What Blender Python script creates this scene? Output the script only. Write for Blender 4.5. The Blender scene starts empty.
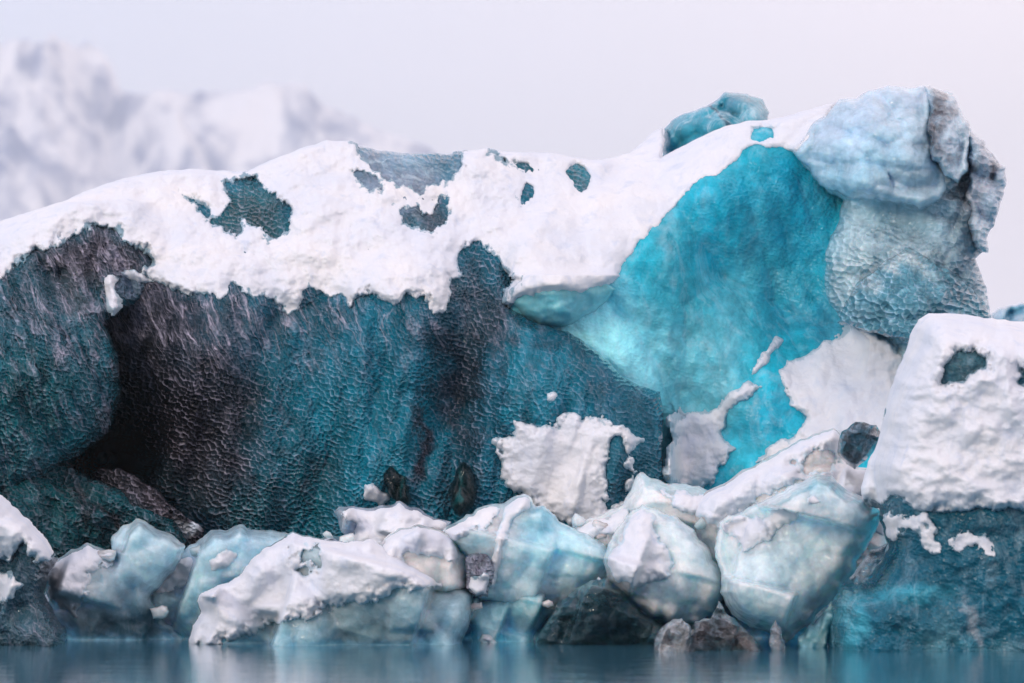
import bpy, math, random
import numpy as np
R = math.radians
S = bpy.context.scene
COL = S.collection
# ------------------------------------------------------------------ camera
FPX, HOR, HCAM = 5000.0, 508.0, 1.1          # focal length in pixels, horizon row, eye height above the water
cam_d = bpy.data.cameras.new('camera'); cam = bpy.data.objects.new('camera', cam_d); COL.objects.link(cam)
cam.location = (0, 0, HCAM); cam.rotation_euler = (R(90), 0, 0)
cam_d.sensor_width = 36; cam_d.lens = 36 * FPX / 1024
cam_d.shift_y = (HOR - 341.5) / 1024
cam_d.clip_end = 60000; cam_d.clip_start = 0.5
cam_d.dof.use_dof = True; cam_d.dof.focus_distance = 42.3; cam_d.dof.aperture_fstop = 2.0
S.camera = cam
# ------------------------------------------------------------------ world, sun, exposure
SUN_EL, SUN_AZ = 15.0, 212.0                 # azimuth clockwise from +Y (the view direction)
w = bpy.data.worlds.new('World'); S.world = w; w.use_nodes = True
nt = w.node_tree; N = nt.nodes; L = nt.links
bg = N['Background']
sky = N.new('ShaderNodeTexSky'); sky.sky_type = 'NISHITA'; sky.sun_disc = False
sky.sun_elevation = R(SUN_EL); sky.sun_rotation = R(SUN_AZ); sky.air_density = 1.2; sky.dust_density = 2.0
sky.altitude = 10
tc = N.new('ShaderNodeTexCoord'); sp = N.new('ShaderNodeSeparateXYZ'); L.new(tc.outputs['Generated'], sp.inputs[0])
# thin high overcast veil: lavender low on the left, pinkish on the right
mr = N.new('ShaderNodeMapRange'); mr.inputs['From Min'].default_value = -0.10; mr.inputs['From Max'].default_value = 0.12
L.new(sp.outputs['X'], mr.inputs['Value'])
veil = N.new('ShaderNodeMixRGB'); veil.inputs[1].default_value = (9.5, 10.1, 12.8, 1); veil.inputs[2].default_value = (14.6, 12.7, 13.2, 1)
L.new(mr.outputs[0], veil.inputs[0])
cn = N.new('ShaderNodeTexNoise'); cn.inputs['Scale'].default_value = 5.0; cn.inputs['Detail'].default_value = 4
mp = N.new('ShaderNodeMapping'); mp.inputs['Scale'].default_value = (1, 1, 4)
L.new(tc.outputs['Generated'], mp.inputs[0]); L.new(mp.outputs[0], cn.inputs['Vector'])
cr = N.new('ShaderNodeMapRange'); cr.inputs['From Min'].default_value = .3; cr.inputs['From Max'].default_value = .7
cr.inputs['To Min'].default_value = .84; cr.inputs['To Max'].default_value = .97
L.new(cn.outputs[0], cr.inputs['Value'])
mx = N.new('ShaderNodeMixRGB'); L.new(cr.outputs[0], mx.inputs[0]); L.new(sky.outputs[0], mx.inputs[1]); L.new(veil.outputs[0], mx.inputs[2])
L.new(mx.outputs[0], bg.inputs[0]); bg.inputs[1].default_value = 0.1
sd = bpy.data.lights.new('sun', 'SUN'); sun = bpy.data.objects.new('sun', sd); COL.objects.link(sun)
sd.energy = 1.5; sd.angle = R(10); sd.color = (1, .83, .68)
sun.rotation_euler = (R(90 - SUN_EL), 0, R(-SUN_AZ + 180)); sun.location = (0, 0, 30)
S.view_settings.view_transform = 'Standard'; S.view_settings.look = 'None'; S.view_settings.gamma = 1
S.view_settings.exposure = 0.0; S.view_settings.use_curve_mapping = False
S.render.engine = 'CYCLES'
S.cycles.max_bounces = 10; S.cycles.volume_bounces = 1; S.cycles.caustics_refractive = False; S.cycles.caustics_reflective = False

# ------------------------------------------------------------------ number helpers
def _hash(ix, iy, s):
    h = (ix.astype(np.int64) * 374761393 + iy.astype(np.int64) * 668265263 + s * 2246822519) & 0xffffffff
    h = ((h ^ (h >> 13)) * 1274126177) & 0xffffffff
    h = ((h ^ (h >> 16)) * 2654435761) & 0xffffffff
    return ((h ^ (h >> 15)) & 0xffffff) / float(0xffffff)
def vnoise(x, y, s=0):
    ix = np.floor(x); iy = np.floor(y); fx = x - ix; fy = y - iy
    fx = fx*fx*fx*(fx*(fx*6-15)+10); fy = fy*fy*fy*(fy*(fy*6-15)+10)
    a = _hash(ix, iy, s); b = _hash(ix+1, iy, s); c = _hash(ix, iy+1, s); d = _hash(ix+1, iy+1, s)
    return (a*(1-fx)+b*fx)*(1-fy) + (c*(1-fx)+d*fx)*fy - 0.5
def fbm(x, y, s=0, o=4, g=.5):
    r = 0; a = 1.0
    for k in range(o):
        c, n = math.cos(.6*k), math.sin(.6*k)
        r = r + a*vnoise((x*c-y*n)*2**k+17*k, (x*n+y*c)*2**k-9*k, s+k*7); a *= g
    return r * 1.3
def ridged(x, y, s=0, o=4):
    r = 0; a = 1.0
    for k in range(o):
        c, n = math.cos(.8*k), math.sin(.8*k)
        r = r + a*(1-np.abs(vnoise((x*c-y*n)*2**k, (x*n+y*c)*2**k, s+k*5))*4); a *= .5
    return r*.5
def crag(x, y, s=0, tilt=.9, k=1.3):
    """broken ice: flat tilted facets meeting in creases"""
    ix = np.floor(x); iy = np.floor(y); r = np.full(np.shape(x), -9.)
    for dx in (-1, 0, 1):
        for dy in (-1, 0, 1):
            a, b = ix+dx, iy+dy; ux = x-(a+_hash(a, b, s)); uy = y-(b+_hash(a, b, s+1))
            r = np.maximum(r, (_hash(a, b, s+2)-.5)*.5+(_hash(a, b, s+3)-.5)*2*tilt*ux+(_hash(a, b, s+4)-.5)*2*tilt*uy-k*(ux*ux+uy*uy))
    return r
def tps(pts):
    P = np.array(pts, float); X = P[:, :2]/100; v = P[:, 2]; n = len(P)
    def K(a, b):
        d2 = ((a[:, None]-b[None])**2).sum(-1); return .5*d2*np.log(d2+1e-9)
    A = np.zeros((n+3, n+3)); A[:n, :n] = K(X, X) + np.eye(n)*.02; A[:n, n] = 1; A[:n, n+1:] = X; A[n:, :n] = A[:n, n:].T
    c = np.linalg.solve(A, np.r_[v, 0, 0, 0])
    def f(x, y):
        if np.ndim(x) == 2 and np.size(x) > 4000 and x[0, 1]-x[0, 0] < 4: return coarse(f, x, y)
        q = np.stack([np.ravel(x), np.ravel(y)], 1)/100
        out = np.concatenate([K(k, X)@c[:n] + c[n] + k@c[n+1:] for k in np.array_split(q, max(1, len(q)//60000))])
        return np.clip(out.reshape(np.shape(x)), v.min()-.6, v.max()+.6)
    return f
def rough_poly(pts, amp=1.5, seed=0, scale=14., step=3.):
    """subdivide an outline and give it a natural uneven edge"""
    P = np.array(pts, float); out = []
    for a, b in zip(P, np.roll(P, -1, 0)):
        n = max(1, int(np.hypot(*(b-a))/step))
        for k in range(n): out.append(a+(b-a)*k/n)
    Q = np.array(out)
    if amp:
        Q = Q + np.stack([fbm(Q[:, 0]/scale, Q[:, 1]/scale, seed, 4), fbm(Q[:, 0]/scale, Q[:, 1]/scale, seed+50, 4)], 1)*amp*2
    return Q
def upsample(c, shape, k=4):
    H, W = shape; y = np.arange(H)/k; x = np.arange(W)/k; i = y.astype(int); j = x.astype(int); fy = (y-i)[:, None]; fx = (x-j)[None]
    a = c[i][:, j]; b = c[i][:, j+1]; d = c[i+1][:, j]; e = c[i+1][:, j+1]
    return (a*(1-fx)+b*fx)*(1-fy)+(d*(1-fx)+e*fx)*fy
def coarse(f, x, y, k=4):
    H, W = x.shape; s = x[0, 1]-x[0, 0]
    cx, cy = np.meshgrid(x[0, 0]+np.arange(W//k+2)*s*k, y[0, 0]+np.arange(H//k+2)*s*k)
    return upsample(f(cx, cy), x.shape, k)
def sdf(P, x, y):
    if x.size < 4000: return sdf_exact(P, x, y)
    s = x[0, 1]-x[0, 0]
    d = coarse(lambda a, b: sdf_exact(P, a, b)[0], x, y); near = np.stack([x, y], -1).astype(float)
    m = np.abs(d) < s*9
    e, n = sdf_exact(P, x[m], y[m]); d[m] = e; near[m] = n
    return d, near
def sdf_exact(P, x, y):
    """signed distance in grid units, positive inside; also nearest outline point"""
    q = np.stack([np.ravel(x), np.ravel(y)], 1); A = P; B = np.roll(P, -1, 0); D = B-A; dd = (D**2).sum(1)+1e-9
    res = np.empty(len(q)); near = np.empty((len(q), 2)); ins = np.zeros(len(q), bool)
    for idx in np.array_split(np.arange(len(q)), max(1, len(q)*len(A)//3000000)):
        k = q[idx]
        t = np.clip(((k[:, None]-A[None])*D[None]).sum(-1)/dd, 0, 1)
        pr = A[None]+t[..., None]*D[None]; d2 = ((k[:, None]-pr)**2).sum(-1); j = d2.argmin(1)
        res[idx] = np.sqrt(d2[np.arange(len(k)), j]); near[idx] = pr[np.arange(len(k)), j]
        c = (A[None, :, 1] > k[:, None, 1]) != (B[None, :, 1] > k[:, None, 1])
        xi = A[None, :, 0]+(k[:, None, 1]-A[None, :, 1])*D[None, :, 0]/np.where(np.abs(D[None, :, 1]) < 1e-9, 1e-9, D[None, :, 1])
        ins[idx] = (np.sum(c & (k[:, None, 0] < xi), 1) % 2) == 1
    res = np.where(ins, res, -res)
    return res.reshape(np.shape(x)), near.reshape(np.shape(x)+(2,))
def grid(x0, x1, y0, y1, s):
    s = float(s)
    return np.meshgrid(np.arange(x0, x1+s, s), np.arange(y0, y1+s, s))
def blur(a, n):
    for _ in range(n):
        p = np.pad(a, 1, mode='edge')
        a = (p[:-2, 1:-1]+p[2:, 1:-1]+p[1:-1, :-2]+p[1:-1, 2:]+2*a)/6
    return a
def to3(px, py, Y):
    return np.stack([(px-512)/FPX*Y, Y, HCAM+(HOR-py)/FPX*Y], -1)

# ------------------------------------------------------------------ closed relief solids
def solid(name, gx, gy, ins, snap, Yf, Yb, mat, parent=None, col=None, mask=None):
    """front sheet + back sheet + rim, welded at the outline, from a grid of directions with two depths"""
    gx = gx.copy(); gy = gy.copy(); H, W = gx.shape
    cell = ins[:-1, :-1] & ins[1:, :-1] & ins[:-1, 1:] & ins[1:, 1:]
    any_ = ins[:-1, :-1] | ins[1:, :-1] | ins[:-1, 1:] | ins[1:, 1:]
    if snap is not None:
        use = any_
        v = np.zeros((H, W), bool)
        v[:-1, :-1] |= use; v[1:, :-1] |= use; v[:-1, 1:] |= use; v[1:, 1:] |= use
        m = v & ~ins
        gx[m] = snap[m][:, 0]; gy[m] = snap[m][:, 1]
    else:
        use = cell; v = np.zeros((H, W), bool)
        v[:-1, :-1] |= use; v[1:, :-1] |= use; v[:-1, 1:] |= use; v[1:, 1:] |= use
    n = int(v.sum()); idx = -np.ones((H, W), int); idx[v] = np.arange(n)
    f = to3(gx[v], gy[v], Yf[v]); b = to3(gx[v], gy[v], np.maximum(Yb[v], Yf[v]+.002))
    a = np.stack([idx[:-1, :-1][use], idx[1:, :-1][use], idx[1:, 1:][use], idx[:-1, 1:][use]], 1)
    back = a[:, ::-1]+n
    u = np.pad(use, 1); r = []
    iy, ix = np.nonzero(use)
    for dy, dx, p, q in ((-1, 0, (0, 1), (0, 0)), (1, 0, (1, 0), (1, 1)), (0, -1, (0, 0), (1, 0)), (0, 1, (1, 1), (0, 1))):
        e = ~u[iy+1+dy, ix+1+dx]
        i1 = idx[iy[e]+p[0], ix[e]+p[1]]; i2 = idx[iy[e]+q[0], ix[e]+q[1]]
        r.append(np.stack([i2, i1, i1+n, i2+n], 1))
    F = np.concatenate([a, back]+r).astype(np.int32); Vv = np.concatenate([f, b]).astype(np.float32)
    me = bpy.data.meshes.new(name); me.vertices.add(len(Vv)); me.vertices.foreach_set('co', Vv.ravel())
    me.loops.add(F.size); me.loops.foreach_set('vertex_index', F.ravel())
    me.polygons.add(len(F)); me.polygons.foreach_set('loop_start', np.arange(0, F.size, 4, dtype=np.int32))
    me.polygons.foreach_set('loop_total', np.full(len(F), 4, np.int32))
    me.polygons.foreach_set('use_smooth', np.ones(len(F), bool))
    me.update(calc_edges=True); me.validate()
    for nm, arr in (('col', col), ('msk', mask)):
        if arr is None: continue
        at = me.color_attributes.new(nm, 'FLOAT_COLOR', 'POINT')
        c4 = np.ones((2*n, 4), np.float32); c4[:n, :3] = arr[v]; c4[n:, :3] = arr[v]
        at.data.foreach_set('color', c4.ravel())
    if col is not None:
        uv = me.uv_layers.new(name='face_map'); q = np.stack([gx[v], gy[v]], 1)/100.; q = np.concatenate([q, q]).astype(np.float32)
        li = np.empty(len(me.loops), np.int32); me.loops.foreach_get('vertex_index', li); uv.data.foreach_set('uv', q[li].ravel())
    me.materials.append(mat)
    o = bpy.data.objects.new(name, me); COL.objects.link(o)
    if parent: o.parent = parent
    return o
def tag(o, label=None, cat=None, group=None, kind=None):
    if label: o['label'] = label
    if cat: o['category'] = cat
    if group: o['group'] = group
    if kind: o['kind'] = kind
    return o
def thing(name, px, Y, label, cat, group=None):
    o = bpy.data.objects.new(name, None); COL.objects.link(o)
    o.empty_display_size = .2
    return tag(o, label, cat, group)
def paint(gx, gy, base, blobs, seed=0, warp=10., wscale=26.):
    """ice colour map: blob = (px, py, rx, ry, colour, strength[, tilt degrees])"""
    wx = gx+fbm(gx/wscale, gy/wscale, seed+3)*warp*2; wy = gy+fbm(gx/wscale, gy/wscale, seed+33)*warp*2
    c = np.empty(gx.shape+(len(base),)); c[:] = base
    for b in blobs:
        t = R(b[6]) if len(b) > 6 else 0
        dx = wx-b[0]; dy = wy-b[1]; u = (dx*math.cos(t)+dy*math.sin(t))/b[2]; v = (-dx*math.sin(t)+dy*math.cos(t))/b[3]
        k = b[5]*np.exp(-(u*u+v*v)**1.5); c = c*(1-k[..., None])+np.array(b[4])*k[..., None]
    return c

# ------------------------------------------------------------------ materials
def new_mat(name):
    m = bpy.data.materials.new(name); m.use_nodes = True; return m, m.node_tree.nodes, m.node_tree.links
def nd(N, t, **k):
    n = N.new(t)
    for a, b in k.items():
        if a.startswith('i_'): n.inputs[int(a[2:])].default_value = b
        else: setattr(n, a, b)
    return n
def mathn(N, L, op, a, b=None, c=None):
    n = N.new('ShaderNodeMath'); n.operation = op
    for i, v in enumerate((a, b, c)):
        if v is None: continue
        if isinstance(v, (int, float)): n.inputs[i].default_value = v
        else: L.new(v, n.inputs[i])
    return n.outputs[0]
def noise(N, L, vec, scale, detail=4, rough=.5, dist=0):
    n = N.new('ShaderNodeTexNoise'); n.inputs['Scale'].default_value = scale; n.inputs['Detail'].default_value = detail
    n.inputs['Roughness'].default_value = rough; n.inputs['Distortion'].default_value = dist; L.new(vec, n.inputs['Vector']); return n.outputs[0]
def mapping(N, L, vec, sc, rot=(0, 0, 0)):
    n = N.new('ShaderNodeMapping'); n.inputs['Scale'].default_value = sc; n.inputs['Rotation'].default_value = rot; L.new(vec, n.inputs[0]); return n.outputs[0]
def rng(N, L, v, a, b, c=0., d=1.):
    n = N.new('ShaderNodeMapRange'); n.inputs[1].default_value = a; n.inputs[2].default_value = b; n.inputs[3].default_value = c; n.inputs[4].default_value = d
    L.new(v, n.inputs[0]); return n.outputs[0]
def mixc(N, L, f, a, b, mode='MIX'):
    n = N.new('ShaderNodeMixRGB'); n.blend_type = mode
    for i, v in enumerate((f, a, b)):
        if isinstance(v, (int, float)): n.inputs[i].default_value = v
        elif isinstance(v, tuple): n.inputs[i].default_value = v+(1,) if len(v) == 3 else v
        else: L.new(v, n.inputs[i])
    return n.outputs[0]
def ice_material(name, rough=.2, sss=0., trans=0., scallop=.5, sc_size=15., vein=.25, fine=.25, frost_glint=(.62, .68, .78), sss_r=(.1, .3, .4), ior=1.31, spec=.45, glint_k=.5, crk=.45):
    m, N, L = new_mat(name); P = N['Principled BSDF']
    g = N.new('ShaderNodeNewGeometry').outputs['Position']
    ca = nd(N, 'ShaderNodeVertexColor', layer_name='col').outputs[0]
    ma = nd(N, 'ShaderNodeVertexColor', layer_name='msk').outputs[0]
    sx = N.new('ShaderNodeSeparateColor'); L.new(ma, sx.inputs[0]); mS, mF, mC = sx.outputs[0], sx.outputs[1], sx.outputs[2]
    # milky veins and clouds inside the ice
    n1 = noise(N, L, mapping(N, L, g, (1, .5, .6), (0, .5, 0)), 2.2, 8, .62, .5)
    n2 = noise(N, L, mapping(N, L, g, (1, .5, 1)), 9, 6, .6, .2)
    v = rng(N, L, n1, .3, .72, 1-vein*1.3, 1+vein*1.6)
    c = mixc(N, L, 1., ca, v, 'MULTIPLY')
    v2 = rng(N, L, n2, .35, .7, .82, 1.2); c = mixc(N, L, 1., c, v2, 'MULTIPLY')
    cl = rng(N, L, noise(N, L, mapping(N, L, g, (1, 1, .45), (0, .6, 0)), 4.5, 9, .66, 1.2), .5, .68)
    cl = mathn(N, L, 'MULTIPLY', cl, mC); c = mixc(N, L, mathn(N, L, 'MULTIPLY', cl, .55), c, (.55, .72, .80))
    uvm = N.new('ShaderNodeUVMap'); uvm.uv_map = 'face_map'
    nc = N.new('ShaderNodeTexNoise'); nc.inputs['Scale'].default_value = 5.; nc.inputs['Detail'].default_value = 3; L.new(uvm.outputs[0], nc.inputs['Vector'])
    wv = N.new('ShaderNodeVectorMath'); wv.operation = 'MULTIPLY_ADD'; L.new(nc.outputs['Color'], wv.inputs[0]); wv.inputs[1].default_value = (.10,)*3; L.new(uvm.outputs[0], wv.inputs[2]); uv = wv.outputs[0]
    # healed fracture planes and bubble sheets
    vc = N.new('ShaderNodeTexVoronoi'); vc.feature = 'DISTANCE_TO_EDGE'; vc.inputs['Scale'].default_value = 1.7; vc.inputs['Randomness'].default_value = 1.
    w3 = N.new('ShaderNodeVectorMath'); w3.operation = 'MULTIPLY_ADD'; n3 = N.new('ShaderNodeTexNoise'); n3.inputs['Scale'].default_value = 2.2; n3.inputs['Detail'].default_value = 5; L.new(g, n3.inputs['Vector'])
    L.new(n3.outputs['Color'], w3.inputs[0]); w3.inputs[1].default_value = (.5,)*3; L.new(g, w3.inputs[2]); L.new(mapping(N, L, w3.outputs[0], (1, 1, .6), (.3, .5, 0)), vc.inputs['Vector'])
    ck = mathn(N, L, 'MULTIPLY', rng(N, L, vc.outputs['Distance'], 0., .02, 1., 0.), rng(N, L, n1, .42, .6))
    c = mixc(N, L, mathn(N, L, 'MULTIPLY', mathn(N, L, 'MULTIPLY', ck, mC), crk), c, (.62, .80, .86))
    # sharp flutes running down the face, frost caught on their crests
    def flute(sx, sy, ang, d, k):
        n = noise(N, L, mapping(N, L, mapping(N, L, uv, (1, 1, 1), (0, 0, R(ang))), (sx, sy, 1)), 1., d, .6, .35)
        a = mathn(N, L, 'ABSOLUTE', mathn(N, L, 'SUBTRACT', n, .5)); return rng(N, L, a, 0., k, 1., 0.)
    f1 = flute(6, 1.2, 24, 3, .06); f2 = flute(26, 4.2, 20, 3, .11)
    st = mathn(N, L, 'MAXIMUM', f1, mathn(N, L, 'MULTIPLY', f2, .62))
    br = rng(N, L, noise(N, L, mapping(N, L, uv, (4, 2, 1)), 1.5, 5, .6), .38, .62)
    fr = mathn(N, L, 'MULTIPLY', mathn(N, L, 'MULTIPLY', mathn(N, L, 'POWER', st, 2.2), mF), mathn(N, L, 'MULTIPLY', br, .95))
    c = mixc(N, L, fr, c, frost_glint)
    # scallops: shallow melt cups side by side
    vo = N.new('ShaderNodeTexVoronoi'); vo.voronoi_dimensions = '2D'; vo.feature = 'SMOOTH_F1'; vo.inputs['Scale'].default_value = sc_size; vo.inputs['Smoothness'].default_value = .12; vo.inputs['Randomness'].default_value = .75
    cupv = mapping(N, L, uv, (1., 1.2, 1), (0, 0, R(-18))); L.new(cupv, vo.inputs['Vector'])
    sc = mathn(N, L, 'MULTIPLY', mathn(N, L, 'MULTIPLY', vo.outputs['Distance'], mS), rng(N, L, nc.outputs[0], .35, .65, .6, 1.2))
    rim = mathn(N, L, 'MULTIPLY', mathn(N, L, 'MULTIPLY', rng(N, L, vo.outputs['Distance'], .30, .55), mS), rng(N, L, n2, .38, .60, .06, glint_k))
    # glint crescents painted into the colour on the lower, outward lip of each cup
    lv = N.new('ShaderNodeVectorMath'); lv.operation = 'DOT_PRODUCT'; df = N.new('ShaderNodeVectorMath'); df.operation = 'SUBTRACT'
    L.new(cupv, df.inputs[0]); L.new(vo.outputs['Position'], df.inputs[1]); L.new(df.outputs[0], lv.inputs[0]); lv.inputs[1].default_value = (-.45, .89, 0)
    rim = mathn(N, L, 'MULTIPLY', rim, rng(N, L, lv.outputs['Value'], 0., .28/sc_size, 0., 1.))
    rc = mixc(N, L, .6, mixc(N, L, 1., c, (3.2, 3., 3.), 'MULTIPLY'), frost_glint); c = mixc(N, L, rim, c, rc); L.new(c, P.inputs['Base Color'])
    b1 = N.new('ShaderNodeBump'); b1.inputs['Strength'].default_value = scallop; b1.inputs['Distance'].default_value = 1.15/sc_size; L.new(sc, b1.inputs['Height'])
    h2 = mathn(N, L, 'MULTIPLY', st, mathn(N, L, 'MULTIPLY', mF, .5))
    h2 = mathn(N, L, 'ADD', h2, mathn(N, L, 'MULTIPLY', noise(N, L, mapping(N, L, g, (1, .5, 1)), 24, 4, .55, .1), fine))
    h2 = mathn(N, L, 'ADD', h2, mathn(N, L, 'MULTIPLY', noise(N, L, mapping(N, L, g, (1, .5, 1)), 5, 3, .5, .1), fine*1.6))
    b2 = N.new('ShaderNodeBump'); b2.inputs['Strength'].default_value = .8; b2.inputs['Distance'].default_value = .05
    L.new(h2, b2.inputs['Height']); L.new(b1.outputs[0], b2.inputs['Normal']); L.new(b2.outputs[0], P.inputs['Normal'])
    rr = mathn(N, L, 'ADD', rng(N, L, n2, .3, .7, rough*.7, rough*1.5), mathn(N, L, 'MULTIPLY', fr, .3)); L.new(rr, P.inputs['Roughness'])
    P.inputs['IOR'].default_value = ior; P.inputs['Specular IOR Level'].default_value = spec
    P.inputs['Subsurface Weight'].default_value = sss; P.inputs['Subsurface Radius'].default_value = sss_r; P.inputs['Subsurface Scale'].default_value = .5
    P.inputs['Transmission Weight'].default_value = trans
    return m
def snow_material():
    m, N, L = new_mat('snow'); P = N['Principled BSDF']; g = N.new('ShaderNodeNewGeometry').outputs['Position']
    n = noise(N, L, g, 1.6, 6, .6, .3)
    c = mixc(N, L, rng(N, L, n, .3, .7), (.65, .69, .77), (.775, .77, .78))
    icy = rng(N, L, noise(N, L, mapping(N, L, g, (2.2, 2, .9), (0, .5, 0)), 3.0, 9, .68, .6), .54, .72, 0, .6)
    c = mixc(N, L, icy, c, (.48, .56, .70))
    sq = N.new('ShaderNodeSeparateColor'); L.new(nd(N, 'ShaderNodeVertexColor', layer_name='col').outputs[0], sq.inputs[0]); th = sq.outputs[0]
    sn_ = noise(N, L, mapping(N, L, g, (1.3, 1.2, .5), (0, .35, 0)), 11.0, 6, .7, .3)
    bare = rng(N, L, mathn(N, L, 'SUBTRACT', sn_, mathn(N, L, 'MULTIPLY', th, .62)), .34, .46)
    c = mixc(N, L, mathn(N, L, 'MULTIPLY', bare, .8), c, mixc(N, L, sq.outputs[1], (.10, .24, .32), (.52, .66, .74)))
    L.new(c, P.inputs['Base Color']); P.inputs['Roughness'].default_value = .75; P.inputs['Specular IOR Level'].default_value = .3
    P.inputs['Subsurface Weight'].default_value = .25; P.inputs['Subsurface Radius'].default_value = (.9, 1., 1.1); P.inputs['Subsurface Scale'].default_value = .03
    h = mathn(N, L, 'ADD', mathn(N, L, 'MULTIPLY', noise(N, L, g, 4.5, 7, .6, .3), .9), mathn(N, L, 'MULTIPLY', noise(N, L, g, 60, 4, .7), .22))
    b = N.new('ShaderNodeBump'); b.inputs['Strength'].default_value = .7; b.inputs['Distance'].default_value = .04
    L.new(h, b.inputs['Height']); L.new(b.outputs[0], P.inputs['Normal'])
    return m
M_SNOW = snow_material()
M_DARK = ice_material('dark_glacier_ice', rough=.08, scallop=1.0, sc_size=21, vein=.35, fine=.05, frost_glint=(.54, .50, .62), glint_k=.62, spec=.32)
M_TURQ = ice_material('turquoise_ice', rough=.16, sss=.25, sss_r=(.03, .5, .6), spec=.4, crk=.22, scallop=.6, sc_size=24, vein=.16, fine=.16, frost_glint=(.35, .66, .74), glint_k=.25)
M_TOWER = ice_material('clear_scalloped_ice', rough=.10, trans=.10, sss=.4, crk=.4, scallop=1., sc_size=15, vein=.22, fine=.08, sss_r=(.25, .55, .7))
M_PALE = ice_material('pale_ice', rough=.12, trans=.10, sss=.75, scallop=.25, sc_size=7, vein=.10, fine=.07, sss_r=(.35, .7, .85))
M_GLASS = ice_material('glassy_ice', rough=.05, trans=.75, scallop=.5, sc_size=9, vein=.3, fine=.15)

# ------------------------------------------------------------------ setting: water, sea bed shelf, mountains
def structure(o): return tag(o, kind='structure')
def water():
    me = bpy.data.meshes.new('water'); X = 9000
    me.from_pydata([(-X, -200, 0), (X, -200, 0), (X, 14000, 0), (-X, 14000, 0)], [], [(0, 1, 2, 3)])
    m, N, L = new_mat('lagoon_water'); P = N['Principled BSDF']; g = N.new('ShaderNodeNewGeometry').outputs['Position']
    P.inputs['Base Color'].default_value = (.045, .16, .23, 1); P.inputs['Roughness'].default_value = .015; P.inputs['IOR'].default_value = 1.33
    h = mathn(N, L, 'ADD', noise(N, L, mapping(N, L, g, (.9, 1.3, 1)), 1.8, 4, .5, .3), mathn(N, L, 'MULTIPLY', noise(N, L, mapping(N, L, g, (2.4, 4.5, 1)), 2.6, 4, .55, .4), .42))
    b = N.new('ShaderNodeBump'); b.inputs['Strength'].default_value = .4; b.inputs['Distance'].default_value = .011
    L.new(h, b.inputs['Height']); L.new(b.outputs[0], P.inputs['Normal'])
    me.materials.append(m); o = bpy.data.objects.new('water', me); COL.objects.link(o); structure(o)
water()
def mountains():
    m, N, L = new_mat('snowy_rock'); P = N['Principled BSDF']; g = N.new('ShaderNodeNewGeometry'); pos = g.outputs['Position']
    n = noise(N, L, mapping(N, L, pos, (1.5, .6, .7), (0, .6, .3)), .014, 9, .68, .3)
    rk = rng(N, L, n, .46, .60)
    c = mixc(N, L, rk, (.84, .84, .87), (.12, .17, .33)); L.new(c, P.inputs['Base Color']); P.inputs['Roughness'].default_value = .9
    # crest heights by picture column, range standing about 5 km off
    cp = np.array([(-400, 190), (-160, 90), (-60, 50), (0, 52), (35, 44), (50, 34), (62, 44), (80, 50), (100, 62), (112, 82), (150, 92), (200, 91), (250, 96), (300, 95), (330, 106), (370, 122), (420, 148), (470, 175), (560, 230), (700, 300), (1000, 380), (1500, 420)], float)
    D0 = 5200.
    xs = np.linspace(-400, 1400, 420); vs = np.linspace(0, 1.6, 160)
    gx, v = np.meshgrid(xs, vs); crest = HCAM+(HOR-np.interp(gx, cp[:, 0], cp[:, 1]))/FPX*D0
    prof = np.where(v < 1, v**1.25, np.maximum(0, 1-(v-1)*1.3)); Yd = D0-1500*(1-np.minimum(v, 1))+2200*np.maximum(v-1, 0)
    X = (gx-512)/FPX*D0; Z = crest*prof+((ridged((X+Yd*.35)/150, Yd/620, 5, 6)-.5)*95+(ridged(X/420, Yd/420, 8, 3)-.5)*80)*np.minimum(v*1.6, 1)*np.clip(1.25-np.abs(v-1)*.5, 0, 1)*np.clip(crest/300, .1, 1)*.85*np.clip((crest-345)/110, .22, 1) + 6 + 58*np.clip((crest-405)/80, 0, 1)*np.minimum(v, 1)
    Z = Z - 30*(np.abs(v-1) < .5)*0
    V = np.stack([X, Yd, Z], -1).reshape(-1, 3); H, W = gx.shape
    i = np.arange(H*W).reshape(H, W); F = np.stack([i[:-1, :-1], i[:-1, 1:], i[1:, 1:], i[1:, :-1]], -1).reshape(-1, 4)
    me = bpy.data.meshes.new('mountains'); me.from_pydata(V.tolist(), [], F.tolist()); me.polygons.foreach_set('use_smooth', [True]*len(F))
    me.materials.append(m); o = bpy.data.objects.new('mountains', me); COL.objects.link(o); structure(o)
mountains()
def haze():
    me = bpy.data.meshes.new('haze'); x, y0, y1, z0, z1 = 4000, -150, 9500, -60, 700
    v = [(sx*x, y, z) for z in (z0, z1) for y in (y0, y1) for sx in (-1, 1)]
    me.from_pydata(v, [], [(0, 2, 3, 1), (4, 5, 7, 6), (0, 1, 5, 4), (2, 6, 7, 3), (0, 4, 6, 2), (1, 3, 7, 5)])
    m, N, L = new_mat('haze_air'); N.remove(N['Principled BSDF']); pv = N.new('ShaderNodeVolumePrincipled')
    pv.inputs['Color'].default_value = (.97, .98, 1, 1); pv.inputs['Density'].default_value = 0.00017; pv.inputs['Anisotropy'].default_value = .2
    L.new(pv.outputs[0], N['Material Output'].inputs['Volume']); me.materials.append(m)
    o = bpy.data.objects.new('haze', me); COL.objects.link(o); tag(o, kind='stuff', label='pale haze lying over the lagoon and the mountains', cat='haze')
haze()

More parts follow.
